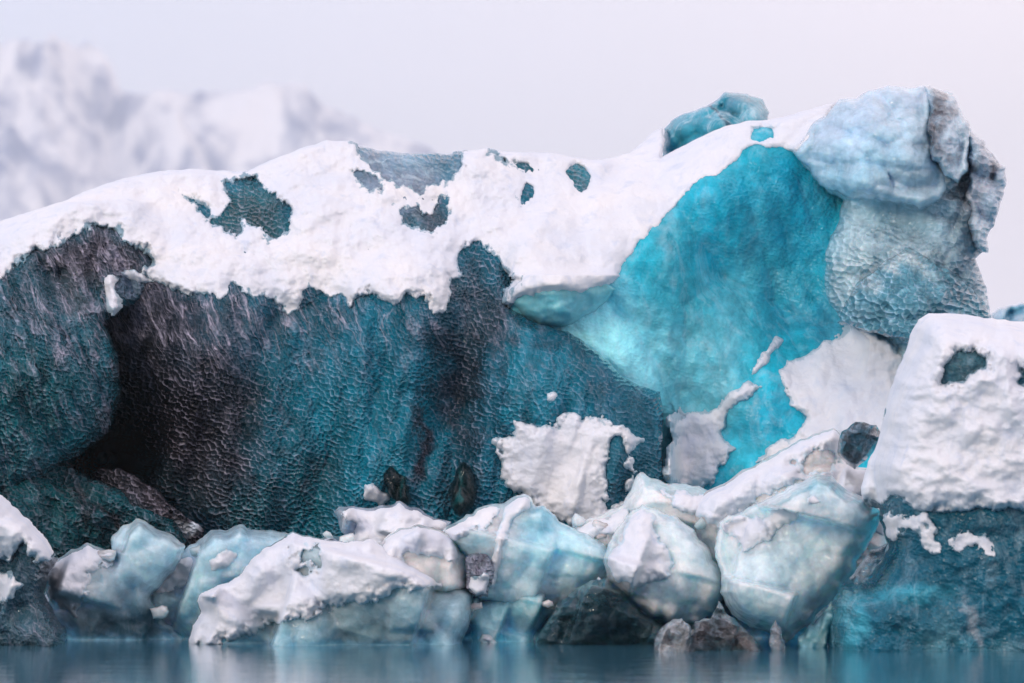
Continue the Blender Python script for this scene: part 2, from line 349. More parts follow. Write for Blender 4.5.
# ------------------------------------------------------------------ the great iceberg
berg = thing('iceberg', 400, 44, 'huge snow-topped iceberg of dark and turquoise ice filling the picture behind the rubble', 'iceberg')
XG0, XG1, YG0, YG1, ST = -110, 1130, 70, 700, 1.3
GX, GY = grid(XG0, XG1, YG0, YG1, ST)
depth_all = np.full(GX.shape, 60.)
def part_ice(name, outline, ctrl, mat, base, blobs, msk, mskb=(), amp=2., seed=1, edge=(16, .35), thick=1.6, detail=None, floor_=None, dep=True, label=None, step=None):
    global depth_all
    P = rough_poly(outline, amp, seed)
    x0, y0 = P.min(0)-4; x1, y1 = P.max(0)+4
    full = step is None
    if full:
        i0, i1 = np.searchsorted(GX[0], (x0, x1)); j0, j1 = np.searchsorted(GY[:, 0], (y0, y1))
        sl = (slice(max(j0-1, 0), j1+1), slice(max(i0-1, 0), i1+1)); gx, gy = GX[sl], GY[sl]
    else: gx, gy = grid(x0, x1, y0, y1, step)
    d, near = sdf(P, gx, gy)
    Y = tps(ctrl)(gx, gy)
    if detail is not None: Y = Y+detail(gx, gy, np.clip(d, 0, None))
    e = np.clip(1-np.clip(d, 0, None)/edge[0], 0, 1); Yf = Y+edge[1]*(1-np.sqrt(1-e*e))
    u = np.clip(d, 0, None); Yb = Y+edge[1]+thick*np.sqrt(np.clip(u/60, 0, 1))
    ins = d > 0
    if full:
        sub = depth_all[sl]; ext = d > -30
        if dep: sub[ext] = np.minimum(sub[ext], np.where(d[ext] > 0, Y[ext], Y[ext]+np.minimum(.006*(-d[ext])**1.3, 2)))
    c = paint(gx, gy, base, blobs, seed); k = paint(gx, gy, msk, mskb, seed+9)
    o = solid(name, gx, gy, ins, near, Yf, Yb, mat, berg, c, k)
    if label: o['label'] = label
    return o
TEAL = (.006, .13, .185); DTEAL = (.006, .055, .085); BLK = (.004, .003, .005); BRN = (.022, .014, .017); GREY = (.10, .12, .17)
TUR = (.010, .42, .56); CY = (.10, .50, .62); PCY = (.26, .62, .72)

def det_wall(gx, gy, d):
    k = np.clip(d/30, 0, 1); low = np.clip((gy-290)/60, 0, 1)
    flute = fbm((gx+.2*gy)/44, gy/190, 11, 3)*.34*low
    cave = 1.5*np.exp(-(((gx-112)/30)**2+((gy-457)/24)**2)**1.3)
    return cave+k*(flute-crag((gx+.3*gy)/70, gy/110, 12)*.2+fbm(gx/16, gy/40, 15, 3)*.035)
# dark wall
wall_out = [(60, 240), (70, 206), (100, 190), (140, 180), (197, 174), (250, 176), (300, 154), (330, 143), (365, 147), (400, 153), (435, 154), (488, 149), (500, 154), (548, 158), (578, 160), (600, 168), (600, 250), (560, 290), (512, 300), (509, 306), (541, 325), (569, 331), (597, 351), (622, 376), (639, 385), (659, 392), (662, 408), (663, 436), (664, 471), (660, 600), (560, 660), (-110, 660), (-110, 300), (0, 275)]
wall_ct = [(-90, 320, 45.0), (-60, 420, 45.3), (20, 420, 45.2), (-60, 600, 45.0), (40, 560, 45.0), (20, 300, 44.8), (60, 230, 44.6), (200, 175, 45.3), (330, 150, 45.6), (450, 158, 45.7), (590, 165, 46.0), (120, 290, 43.9), (200, 280, 43.6), (300, 290, 43.7), (400, 290, 43.75), (500, 295, 44.2), (590, 260, 44.9),
           (110, 380, 44.5), (128, 430, 45.0), (105, 470, 45.6), (165, 360, 43.5), (200, 400, 43.3), (215, 480, 43.5), (175, 460, 43.9), (280, 380, 43.5), (350, 400, 43.6), (400, 450, 43.6), (455, 400, 43.95), (500, 400, 43.6), (560, 380, 43.5), (620, 400, 43.6), (650, 430, 43.8),
           (150, 530, 44.6), (230, 540, 43.9), (300, 560, 43.9), (420, 540, 43.7), (520, 470, 43.5), (600, 500, 43.4), (650, 560, 43.6), (300, 640, 43.9), (600, 640, 43.6)]
wall_b = [(150, 330, 90, 60, (.010, .011, .018), .95), (110, 300, 60, 45, (.05, .055, .08), .8), (210, 400, 100, 75, BLK, .97), (150, 440, 60, 60, (.006,.005,.007), .95), (215, 480, 60, 60, BRN, .8), (270, 330, 80, 40, (.03, .06, .09), .7),  # black debris ice; the blob beside the cave also paints its shade
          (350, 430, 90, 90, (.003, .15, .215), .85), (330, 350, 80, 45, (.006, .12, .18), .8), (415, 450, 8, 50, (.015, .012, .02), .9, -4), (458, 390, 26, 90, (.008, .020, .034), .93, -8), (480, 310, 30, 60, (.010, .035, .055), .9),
          (520, 380, 16, 70, (.010, .20, .28), .8), (500, 380, 9, 60, (.006, .05, .08), .7), (560, 375, 40, 40, (.005, .17, .25), .85), (620, 390, 46, 34, (.002, .07, .115), .97, 30), (630, 460, 40, 60, (.006, .10, .15), .8), (175, 525, 14, 30, (.004, .05, .07), .9), (256, 512, 12, 28, (.005, .10, .13), .9), (292, 505, 10, 24, (.005, .12, .16), .8), (565, 338, 60, 14, (.003, .07, .11), .95, 28),  # small blobs low on the wall paint the shade of recesses not modelled
          (240, 230, 60, 30, (.006, .07, .09), .9), (255, 205, 40, 30, (.006, .08, .10), .9), (400, 180, 60, 30, (.22, .27, .36), .75), (425, 215, 30, 20, (.03, .04, .06), .85), (520, 170, 40, 30, (.008, .11, .15), .9), (577, 180, 25, 30, (.008, .16, .21), .9),
          (300, 500, 40, 50, (.006, .12, .16), .8), (150, 500, 60, 40, (.006, .035, .05), .85)]
wall_m = (.9, .15, 0)
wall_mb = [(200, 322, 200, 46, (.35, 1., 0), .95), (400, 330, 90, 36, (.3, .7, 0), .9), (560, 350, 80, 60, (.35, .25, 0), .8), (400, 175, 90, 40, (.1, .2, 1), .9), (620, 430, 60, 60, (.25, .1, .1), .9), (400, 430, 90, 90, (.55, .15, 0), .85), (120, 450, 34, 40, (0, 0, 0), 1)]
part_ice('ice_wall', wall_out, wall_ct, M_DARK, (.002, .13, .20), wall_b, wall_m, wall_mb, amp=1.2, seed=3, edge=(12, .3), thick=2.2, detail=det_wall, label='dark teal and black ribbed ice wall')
# left bulge
bul_out = [(-110, 232), (0, 246), (18, 242), (50, 226), (70, 212), (98, 206), (130, 216), (160, 245), (170, 284), (150, 300), (122, 312), (106, 325), (118, 355), (121, 392), (112, 430), (92, 447), (66, 463), (36, 480), (0, 500), (-110, 560)]
bul_ct = [(-100, 240, 43.9), (0, 256, 43.7), (60, 250, 43.6), (110, 240, 43.9), (150, 280, 43.8), (100, 300, 43.4), (40, 300, 43.1), (90, 360, 43.0), (30, 380, 42.6), (-60, 380, 42.8), (80, 420, 43.1), (20, 450, 42.9), (-60, 500, 43.3), (110, 400, 43.3)]
def det_bul(gx, gy, d):
    k = np.clip(d/22, 0, 1)
    return k*(fbm((gx-.3*gy)/26, gy/120, 21, 4)*.28+fbm(gx/60, gy/60, 22, 4)*.2+fbm(gx/12, gy/20, 23, 3)*.05)
bul_b = [(100, 260, 60, 32, (.035, .038, .055), .95), (75, 290, 22, 30, (.12, .10, .11), .6), (140, 245, 20, 14, (.02, .03, .04), .9), (60, 265, 20, 14, (.015, .03, .04), .7), (135, 290, 30, 14, (.14, .2, .27), .8),
         (30, 300, 50, 40, (.012, .07, .10), .8), (20, 420, 70, 60, (.006, .15, .18), .75), (90, 380, 30, 60, (.012, .10, .13), .6), (15, 395, 18, 14, (.004, .04, .05), .6)]
part_ice('ice_bulge', bul_out, bul_ct, M_DARK, (.010, .10, .14), bul_b, (.6, .8, 0), [(40, 430, 110, 70, (.9, .35, 0), .8)], amp=1.5, seed=5, edge=(26, .7), thick=1.5, detail=det_bul, label='rounded teal bulge at the left end')
# buttress below the bulge
part_ice('ice_foot', [(-110, 470), (0, 474), (40, 462), (66, 464), (90, 478), (112, 486), (150, 497), (178, 515), (200, 545), (204, 600), (150, 660), (-110, 660)],
         [(-100, 480, 43.6), (60, 470, 43.6), (20, 530, 43.1), (100, 500, 43.4), (150, 515, 43.2), (195, 550, 43.4), (110, 540, 43.7), (50, 600, 43.2), (150, 620, 43.4), (-80, 620, 43.1)],
         M_DARK, (.006, .065, .085), [(110, 520, 50, 7, (.004, .008, .012), .95, 40), (60, 520, 30, 40, (.006, .09, .11), .8)], (.75, .2, 0), amp=1.5, seed=7, edge=(16, .35), thick=1.2,
         detail=lambda gx, gy, d: np.clip(d/15, 0, 1)*(fbm((gx-gy)/40, (gx+gy)/90, 31, 4)*.3-.22*np.exp(-(((gx-95)*.62-(gy-490)*.78)/7)**2)*0+fbm(gx/16, gy/16, 32, 3)*.07))
part_ice('ice_rib', [(92, 474), (104, 468), (120, 470), (138, 478), (154, 489), (170, 503), (186, 514), (198, 528), (208, 544), (206, 562), (180, 560), (158, 552), (138, 538), (120, 520), (104, 500)],
         [(95, 476, 43.9), (130, 478, 43.3), (165, 508, 43.1), (200, 540, 43.1), (140, 515, 43.25), (160, 535, 43.4), (185, 555, 43.4)], M_DARK, (.014, .016, .022), [(192, 532, 20, 6, (.50, .56, .64), .9, 45), (150, 498, 30, 6, (.05, .042, .05), .7, 40), (150, 530, 26, 10, (.005, .05, .07), .8, 40)], (.9, .3, 0), amp=2., seed=8, edge=(5, .12), thick=.6, dep=False, step=1.2, label='brown-grey rib slanting down from the cave',
         detail=lambda gx, gy, d: np.clip(d/6, 0, 1)*-(crag((gx-gy*.8)/20, (gx*.8+gy)/50, 81, 1.3)*.16))
part_ice('ice_ledge', [(507, 302), (520, 292), (541, 286), (583, 284), (604, 280), (616, 290), (608, 299), (597, 309), (580, 320), (562, 327), (541, 325), (524, 316)],
         [(507, 302, 44.1), (541, 290, 43.95), (600, 285, 44.2), (560, 310, 43.95), (541, 325, 44.3), (597, 308, 44.4), (562, 327, 44.35)], M_PALE, (.22, .66, .80), [], (.15, 0, .3), amp=1., seed=18, edge=(7, .12), thick=.8, step=None, label='pale rounded ice ledge under the snow lip',
         detail=lambda gx, gy, d: np.clip(d/8, 0, 1)*fbm(gx/20, gy/14, 82, 3)*.08)
for hx, hy, w_, h_, a_ in ((397, 484, 11, 25, -28), (463, 490, 13, 28, 4)):
    t_ = np.linspace(0, 2*math.pi, 14)[:-1]; ca_, sa_ = math.cos(R(a_)), math.sin(R(a_))
    part_ice('ice_lens', [(hx+w_*math.cos(t)*ca_-h_*math.sin(t)*sa_, hy+w_*math.cos(t)*sa_+h_*math.sin(t)*ca_) for t in t_], [(hx, hy, 43.3), (hx-w_, hy-h_, 43.5), (hx+w_, hy-h_, 43.5), (hx-w_, hy+h_, 43.35), (hx+w_, hy+h_, 43.35), (hx, hy+h_*1.3, 43.3)],
             M_GLASS, (.006, .035, .045), [(hx, hy, 3, 22, (.01, .20, .22), .9, a_+12), (hx+4, hy-8, 2, 14, (.03, .3, .32), .7, a_)], (.05, .1, .2), amp=2, seed=int(hx), edge=(9, .2), thick=.6, dep=False, step=1.2,
             detail=lambda gx, gy, d: np.clip(d/8, 0, 1)*-.15*crag(gx/16, gy/30, 4, 1.1), label='dark glossy green-black lens in the wall')
# turquoise wall
tur_out = [(490, 310), (509, 303), (520, 250), (560, 200), (600, 166), (629, 160), (668, 156), (700, 143), (730, 130), (749, 125), (776, 124), (800, 120), (845, 108), (900, 115), (950, 140), (965, 250), (985, 320), (1000, 380), (1130, 430), (1130, 660), (640, 660), (600, 480), (560, 380), (520, 340)]
tur_ct = [(509, 303, 44.2), (541, 300, 44.15), (600, 290, 44.4), (545, 322, 44.5), (590, 320, 44.6), (640, 245, 44.9), (700, 180, 45.4), (750, 145, 45.7), (600, 170, 46.2), (680, 155, 46.2), (749, 125, 46.0), (800, 120, 46.0), (850, 130, 46.2),
          (600, 360, 44.6), (660, 330, 44.75), (660, 400, 44.7), (720, 260, 45.2), (740, 340, 45.0), (700, 440, 45.0), (780, 200, 45.6), (820, 260, 45.7), (800, 320, 45.3), (850, 340, 45.2), (900, 360, 45.0), (860, 420, 44.7), (780, 420, 44.8), (740, 480, 44.6), (700, 560, 44.4), (900, 500, 44.2), (1000, 400, 44.6), (960, 280, 45.8), (1100, 500, 44.6)]
def det_tur(gx, gy, d):
    k = np.clip(d/24, 0, 1)*np.clip((gy-130)/60, .2, 1)
    r = ridged((gx-.55*gy)/75, gy/190, 41, 4)
    return k*(-crag((gx-.55*gy)/85, gy/150, 41, 1.1)*.42-crag((gx-.4*gy)/30, gy/60, 44, .9)*.07+fbm(gx/60, gy/90, 42, 3)*.10+fbm(gx/16, gy/20, 43, 3)*.03)
tur_b = [(745, 215, 75, 60, (.008, .34, .49), .85), (800, 210, 40, 60, (.006, .29, .43), .85), (615, 345, 130, 46, (.32, .84, .95), .97, 38), (700, 360, 50, 60, (.10, .46, .57), .7), (675, 260, 26, 50, (.05, .42, .53), .7, 15),
         (730, 320, 14, 90, (.16, .50, .60), .6, 18), (765, 290, 50, 60, (.05, .37, .48), .6), (672, 240, 8, 40, (.20, .45, .55), .5, 10), (820, 320, 50, 30, (.02, .26, .38), .8), (770, 415, 40, 30, (.008, .36, .52), .9), (680, 400, 26, 60, (.12, .48, .58), .6), (850, 300, 30, 40, (.08, .34, .46), .6)]
part_ice('turquoise_wall', tur_out, tur_ct, M_TURQ, TUR, tur_b, (.2, .05, .4), [(800, 240, 60, 70, (.6, 0, .1), .8), (760, 215, 50, 50, (.3, 0, .1), .8)], amp=1.2, seed=9, edge=(10, .25), thick=2.4, detail=det_tur, label='bright turquoise ice wall')
# knob behind the ridge
part_ice('ice_knob', [(660, 175), (664, 128), (672, 120), (685, 113), (706, 107), (716, 99), (727, 92), (748, 94), (764, 100), (769, 112), (767, 122), (775, 150), (700, 190)],
         [(664, 140, 47.4), (685, 115, 47.3), (727, 93, 47.3), (765, 108, 47.2), (730, 108, 46.9), (700, 130, 46.9), (745, 115, 46.85), (720, 170, 47)], M_TURQ, (.03, .27, .36),
         [(735, 105, 16, 8, (.006, .12, .18), .8, 30), (752, 112, 14, 14, (.16, .36, .45), .7), (690, 125, 26, 10, (.04, .26, .34), .7, -25), (725, 112, 30, 3, (.002, .05, .09), .9, 45)], (.1, .05, 1.), amp=1.2, seed=11, edge=(14, .35), thick=.8,
         detail=lambda gx, gy, d: np.clip(d/8, 0, 1)*(-crag(gx/22, gy/18, 51, 1.1)*.22), dep=False, step=1.5, label='blue-green knob behind the snowy ridge')
# tower
tow_out = [(794, 150), (812, 130), (838, 100), (854, 99), (868, 92), (889, 85), (910, 89), (935, 87), (952, 94), (961, 113), (968, 127), (980, 141), (995, 155), (1005, 169), (1004, 187), (998, 211), (988, 236), (987, 250), (975, 259), (981, 272), (987, 289), (990, 306), (992, 330), (1000, 420), (860, 420), (870, 340), (845, 322), (829, 303), (824, 285), (826, 257), (836, 225), (843, 201), (826, 190), (812, 176)]
tow_ct = [(800, 150, 45.3), (838, 105, 45.6), (889, 90, 45.5), (950, 95, 45.4), (870, 130, 44.9), (900, 180, 44.6), (850, 190, 44.9), (925, 205, 44.7), (945, 150, 44.7), (985, 170, 45.2), (960, 230, 44.9), (848, 205, 45.25), (900, 215, 45.05), (830, 270, 45.2), (860, 240, 44.9), (905, 255, 44.6), (880, 290, 44.7), (930, 290, 44.6), (965, 300, 44.9), (985, 320, 45.2), (840, 310, 45.1), (900, 340, 44.8), (930, 400, 45)]
def det_tow(gx, gy, d):
    k = np.clip(d/12, 0, 1)
    crk = -.14*np.exp(-((gx-948-.1*(gy-100)+fbm(gy/20, gx*0, 65, 3)*14)/7)**2)*(gy < 200)
    rt = np.clip((gx-935)/20, 0, 1)+np.clip((gy-255)/20, 0, 1)
    return k*(-crag(gx/52, gy/60, 61, .8)*.16-crag((gx+.3*gy)/17, gy/24, 66, 1.1)*.17*np.clip(rt, 0, 1)+fbm(gx/46, gy/46, 63, 3)*.06+fbm(gx/15, gy/18, 62, 3)*.02-crk)
tow_b = [(885, 150, 75, 60, (.34, .52, .62), .9), (850, 135, 30, 30, (.36, .52, .66), .8), (900, 105, 50, 14, (.30, .42, .54), .8), (938, 130, 9, 50, (.03, .03, .04), .95, -8), (958, 150, 20, 50, (.10, .11, .14), .7, -10), (985, 190, 24, 50, (.14, .15, .20), .85), (945, 190, 14, 40, (.16, .22, .28), .6), (880, 220, 45, 18, (.12, .32, .42), .8),
         (850, 255, 22, 50, (.60, .80, .86), .9, 10), (905, 255, 40, 8, (.6, .76, .8), .8, 20), (920, 290, 50, 22, (.03, .15, .22), .9), (870, 310, 20, 20, (.3, .46, .54), .7), (965, 270, 20, 50, (.12, .20, .27), .7), (905, 245, 40, 22, (.30, .46, .54), .6)]
part_ice('ice_tower', tow_out, tow_ct, M_TOWER, (.40, .62, .72), tow_b, (.25, .05, .6), [(890, 290, 110, 50, (1.3, 0, .6), .95), (980, 190, 30, 70, (1., .3, .4), .8)], amp=1.5, seed=13, edge=(16, .5), thick=1.3, detail=det_tow, step=1.5, label='pale clear ice tower at the right end')
part_ice('tower_head', [(794, 150), (803, 138), (818, 120), (838, 100), (854, 99), (868, 92), (889, 85), (910, 89), (928, 86), (932, 100), (930, 130), (935, 158), (949, 172), (950, 186), (940, 200), (920, 209), (895, 204), (870, 199), (847, 197), (826, 190), (812, 176)],
         [(800, 150, 45.2), (838, 105, 45.4), (889, 88, 45.3), (925, 90, 45.2), (870, 130, 44.6), (905, 150, 44.4), (860, 175, 44.55), (925, 190, 44.45), (890, 200, 44.5), (828, 186, 45.0), (940, 178, 44.6)],
         M_TOWER, (.42, .60, .72), [(860, 125, 40, 22, (.50, .64, .78), .9), (905, 100, 40, 12, (.44, .54, .66), .8), (850, 165, 50, 22, (.30, .54, .67), .8), (915, 160, 26, 30, (.40, .58, .70), .7)], (.10, .03, .7), amp=1.4, seed=14, edge=(9, .32), thick=1.3, dep=False, step=1.4, label='milky blue-grey head block of the tower',
         detail=lambda gx, gy, d: np.clip(d/10, 0, 1)*(-crag((gx-.3*gy)/44, gy/36, 67, 1.5)*.30-crag(gx/22, gy/17, 68, 1.4)*.09+fbm(gx/20, gy/20, 69, 4)*.02))
DK = (.035, .032, .045)
part_ice('tower_shard', [(926, 86), (935, 87), (952, 94), (961, 113), (968, 127), (969, 150), (967, 172), (956, 184), (944, 176), (934, 160), (929, 130)],
         [(928, 90, 45.2), (952, 97, 45.3), (940, 130, 44.5), (962, 130, 44.8), (950, 170, 44.5), (932, 120, 44.8)], M_TOWER, (.38, .50, .60), [(936, 125, 9, 36, (.03, .022, .028), .95, -8), (950, 118, 8, 14, (.05, .045, .06), .8), (957, 150, 9, 26, (.52, .66, .76), .8)], (.25, .1, .6), amp=1.6, seed=15, edge=(7, .25), thick=1., dep=False, step=1.2, label='dirt-darkened shard beside the head block',
         detail=lambda gx, gy, d: np.clip(d/6, 0, 1)*(-crag((gx+.2*gy)/17, gy/38, 71, 1.3)*.20-crag(gx/6, gy/8, 73, 1.)*.03))
part_ice('tower_shard', [(964, 125), (972, 132), (980, 141), (995, 155), (1005, 169), (1004, 187), (998, 211), (988, 236), (987, 252), (976, 250), (970, 228), (965, 195), (968, 150)],
         [(966, 130, 45.2), (1000, 170, 45.1), (980, 170, 44.7), (985, 210, 44.8), (975, 240, 44.9), (968, 190, 44.9)], M_TOWER, (.32, .42, .52), [(990, 165, 10, 12, (.04, .035, .045), .9), (972, 180, 6, 30, (.03, .03, .04), .8), (985, 195, 10, 16, (.40, .42, .48), .7), (982, 232, 7, 14, (.5, .58, .66), .8)], (.4, .1, .6), amp=1.8, seed=16, edge=(8, .3), thick=1., dep=False, step=1.2, label='rough dark shard at the far right of the tower',
         detail=lambda gx, gy, d: np.clip(d/6, 0, 1)*(-crag((gx-.2*gy)/19, gy/26, 74, 1.4)*.24-crag(gx/8, gy/8, 75, 1.)*.03))
part_ice('tower_foot', [(836, 322), (846, 300), (858, 282), (880, 266), (905, 246), (922, 252), (942, 264), (965, 280), (984, 298), (990, 322), (1000, 346), (930, 350), (884, 336), (858, 328)],
         [(850, 310, 44.6), (905, 250, 44.6), (980, 300, 44.8), (900, 290, 44.15), (940, 300, 44.1), (920, 340, 44.0), (870, 300, 44.35), (980, 350, 44.4), (930, 400, 44)], M_TOWER, (.12, .34, .44), [(900, 256, 36, 9, (.55, .72, .78), .95, 25), (865, 285, 22, 8, (.5, .68, .75), .8, -40), (960, 295, 30, 16, (.10, .22, .30), .7), (850, 315, 16, 12, (.2, .42, .52), .8)], (1.5, 0, .3), amp=1.6, seed=17, edge=(7, .3), thick=1., dep=False, step=1.4, label='scalloped blue foot of the tower',  # pale slanting blobs paint a glint line along the crest
         detail=lambda gx, gy, d: np.clip(d/8, 0, 1)*(-crag(gx/40, gy/30, 76, 1.)*.18))
# let the snow field know how deep the tower stands
tfun = tps(tow_ct)

def snow_on(parent, name, edges, holes, dom, base, gx, gy, t=.09, rough=3., seed=0, streak=0., puff=8., soft=0, back=.35, snapdom=True, label=None, lump=.02, under=0., calm=0.):
    """snow lying on a surface: base = depth of what it lies on; edges = outline(s) where it feathers out; dom = silhouette"""
    ph = np.full(gx.shape, -99.)
    for e in edges: ph = np.maximum(ph, sdf(rough_poly(e, 0), gx, gy)[0])
    for h in holes: ph = np.minimum(ph, -sdf(rough_poly(h, 0), gx, gy)[0])
    sm = 1-calm*np.clip((gx-500)/60, 0, 1)
    nz = fbm(gx/11, gy/11, seed, 5, .6)*rough*2*(.35+.65*sm)
    if streak: nz = nz+fbm((gx+.35*gy)/7., gy/38, seed+5, 4, .6)*streak*2*sm
    lump = lump*(.3+.7*sm)
    ph = ph+nz
    th = np.where(ph > 0, t*np.sqrt(np.clip(ph/puff, 0, 1))+.006, .012+ph*.03)
    b = blur(base, soft) if soft else base
    Yf = np.minimum(b, base+.0)-th+(fbm(gx/18, gy/14, seed+70, 5, .55)*lump-.5*lump+fbm(gx/60, gy/40, seed+71, 3)*lump*1.5)*np.clip(ph/6, 0, 1)
    if dom is not None:
        d, near = sdf(dom, gx, gy); ins = (d > 0)
        e = np.clip(1-np.clip(d, 0, None)/7, 0, 1); Yf = Yf+.22*(1-np.sqrt(1-e*e)); ins &= (ph > -4)
        near = np.where(((d > -ST*2) & (d <= 0))[..., None], near, np.stack([gx, gy], -1))
        snap = near
    else: ins = ph > -4; snap = np.stack([gx, gy], -1)
    Yb = np.maximum(Yf, base)+back
    thin = np.repeat(np.clip(ph/min(puff*.8, 9), 0, 1)[..., None], 3, -1)
    thin[..., 1] = under; thin[..., 0] = np.maximum(thin[..., 0], 1-sm) if np.ndim(sm) else thin[..., 0]
    o = solid(name, gx, gy, ins, snap, Yf, Yb, M_SNOW, parent, thin)
    if label: o['label'] = label
    return o
base = depth_all.copy()
dT = sdf(rough_poly(tow_out, 0), GX, GY)[0]; base = np.where(dT > 0, np.minimum(base, tfun(GX, GY)), base)
def sub(x0, x1, y0, y1):
    i0, i1 = np.searchsorted(GX[0], (x0, x1)); j0, j1 = np.searchsorted(GY[:, 0], (y0, y1)); return (slice(j0, j1+1), slice(i0, i1+1))
crest = [(-110, 268), (-60, 243), (0, 221), (35, 210), (70, 199), (88, 190), (116, 180), (158, 171), (197, 169), (225, 171), (248, 171), (267, 162), (299, 149), (327, 140), (352, 141), (365, 146), (400, 152), (435, 153), (464, 151), (486, 148), (506, 152), (548, 153), (576, 158), (604, 160), (629, 153), (643, 142), (653, 132), (662, 127), (665, 140), (661, 157), (676, 149), (692, 141), (722, 127), (748, 121), (769, 120), (798, 113), (833, 103), (842, 100), (850, 112)]
dom = rough_poly(crest+[(870, 160), (760, 200), (680, 330), (500, 340), (200, 340), (-110, 340)], .5, 77, 9)
edge = [(-110, 60), (842, 60), (830, 100), (825, 120), (818, 138), (806, 146), (790, 149), (776, 148), (757, 144), (747, 146), (727, 169), (699, 180), (675, 204), (664, 215), (650, 232), (639, 243), (618, 271), (601, 285), (583, 291), (541, 291), (518, 298), (509, 302), (512, 290), (523, 280), (497, 262), (480, 243), (464, 243), (460, 271), (450, 294), (446, 312), (434, 312), (425, 299), (407, 294), (393, 305), (369, 291), (351, 302), (330, 294), (309, 286), (302, 300), (292, 312), (274, 303), (253, 293), (232, 285), (225, 300), (204, 295), (183, 291), (169, 288), (148, 278), (142, 272), (153, 259), (141, 246), (120, 232), (98, 226), (70, 232), (53, 246), (35, 252), (18, 259), (10, 273), (0, 276), (-110, 290)]
holes = [[(222, 178), (243, 174), (260, 179), (278, 197), (290, 211), (289, 229), (271, 240), (255, 229), (245, 222), (240, 236), (225, 233), (211, 222), (228, 207), (238, 204), (226, 194)],
         [(183, 196), (200, 201), (214, 216), (203, 214)], [(349, 170), (378, 174), (383, 190), (372, 192), (362, 180)],
         [(394, 204), (404, 222), (420, 231), (436, 231), (446, 219), (448, 200), (440, 198), (432, 214), (415, 210)],
         [(486, 146), (497, 149), (510, 160), (532, 161), (534, 171), (522, 173), (503, 162), (488, 155)], [(520, 190), (526, 186), (533, 187), (532, 197), (522, 203)],
         [(564, 172), (574, 158), (584, 160), (592, 175), (588, 190), (581, 196), (572, 184)], [(749, 126), (762, 123), (776, 127), (774, 138), (760, 142), (750, 140)],
         [(350, 128), (372, 136), (420, 138), (460, 140), (462, 168), (445, 182), (420, 192), (400, 185), (370, 168), (356, 152)]]
s = sub(-110, 870, 80, 345)
snow_on(berg, 'snow_cover', [edge], holes, dom, base[s], GX[s], GY[s], t=.055, rough=2.8, seed=100, streak=1.8, puff=26, soft=40, calm=.85, label='long snow cover over the crest with bare ice showing through', lump=.06)
def patch(poly, holes=(), t=.09, seed=0, lab=None, rough=3., parent=None, soft=90, bs=None, name='snow_patch', puff=10, streak=0., under=.6):
    P = np.array(poly); s = sub(P[:, 0].min()-14, P[:, 0].max()+14, P[:, 1].min()-14, P[:, 1].max()+14)
    return snow_on(parent or berg, name, [poly], list(holes), None, (base if bs is None else bs)[s], GX[s], GY[s], t=t, rough=rough, seed=seed, soft=soft, under=under, label=lab, puff=puff*1.5, streak=streak, lump=.025)
patch([(103, 277), (112, 274), (118, 280), (115, 288), (119, 299), (113, 310), (106, 300), (105, 288)], (), .03, 201, 'small snow tongue on the left bulge', 1.2, soft=0, puff=3)
patch([(120, 273), (134, 270), (150, 276), (156, 282), (143, 283), (130, 279)], (), .03, 208, 'thin snow lick beside the small tongue', 1.2, soft=0, puff=3)
patch([(495, 441), (514, 437), (514, 420), (541, 424), (558, 422), (569, 415), (590, 416), (604, 422), (625, 432), (640, 440), (631, 452), (640, 474), (630, 488), (625, 530), (590, 540), (556, 520), (530, 505), (505, 485)],
      [[(610, 440), (622, 434), (626, 452), (628, 500), (610, 508), (606, 470)]], .12, 202, 'ragged snow patch stuck on the lower dark wall', 3.5)
patch([(547, 394), (553, 391), (558, 396), (553, 401), (547, 400)], (), .04, 203, None, .8)
patch([(364, 484), (374, 486), (387, 498), (380, 506), (366, 500)], (), .05, 204, None, 2)
patch([(856, 319), (880, 336), (905, 355), (905, 420), (880, 450), (830, 446), (790, 462), (757, 462), (770, 448), (798, 434), (806, 418), (788, 399), (778, 369), (800, 357), (819, 346), (842, 336)], (), .10, 205, 'broad snow patch below the tower', 2.)
patch([(776, 338), (782, 340), (764, 364), (751, 375), (758, 360)], (), .04, 206, 'thin snow sliver on the turquoise wall', 1.2)
patch([(748, 384), (762, 386), (740, 402), (728, 413), (722, 431), (734, 448), (718, 470), (704, 492), (685, 485), (668, 473), (674, 446), (672, 421), (692, 410), (712, 411), (731, 393)], (), .10, 207, 'snow patch with a narrow upper tail', 2.2)

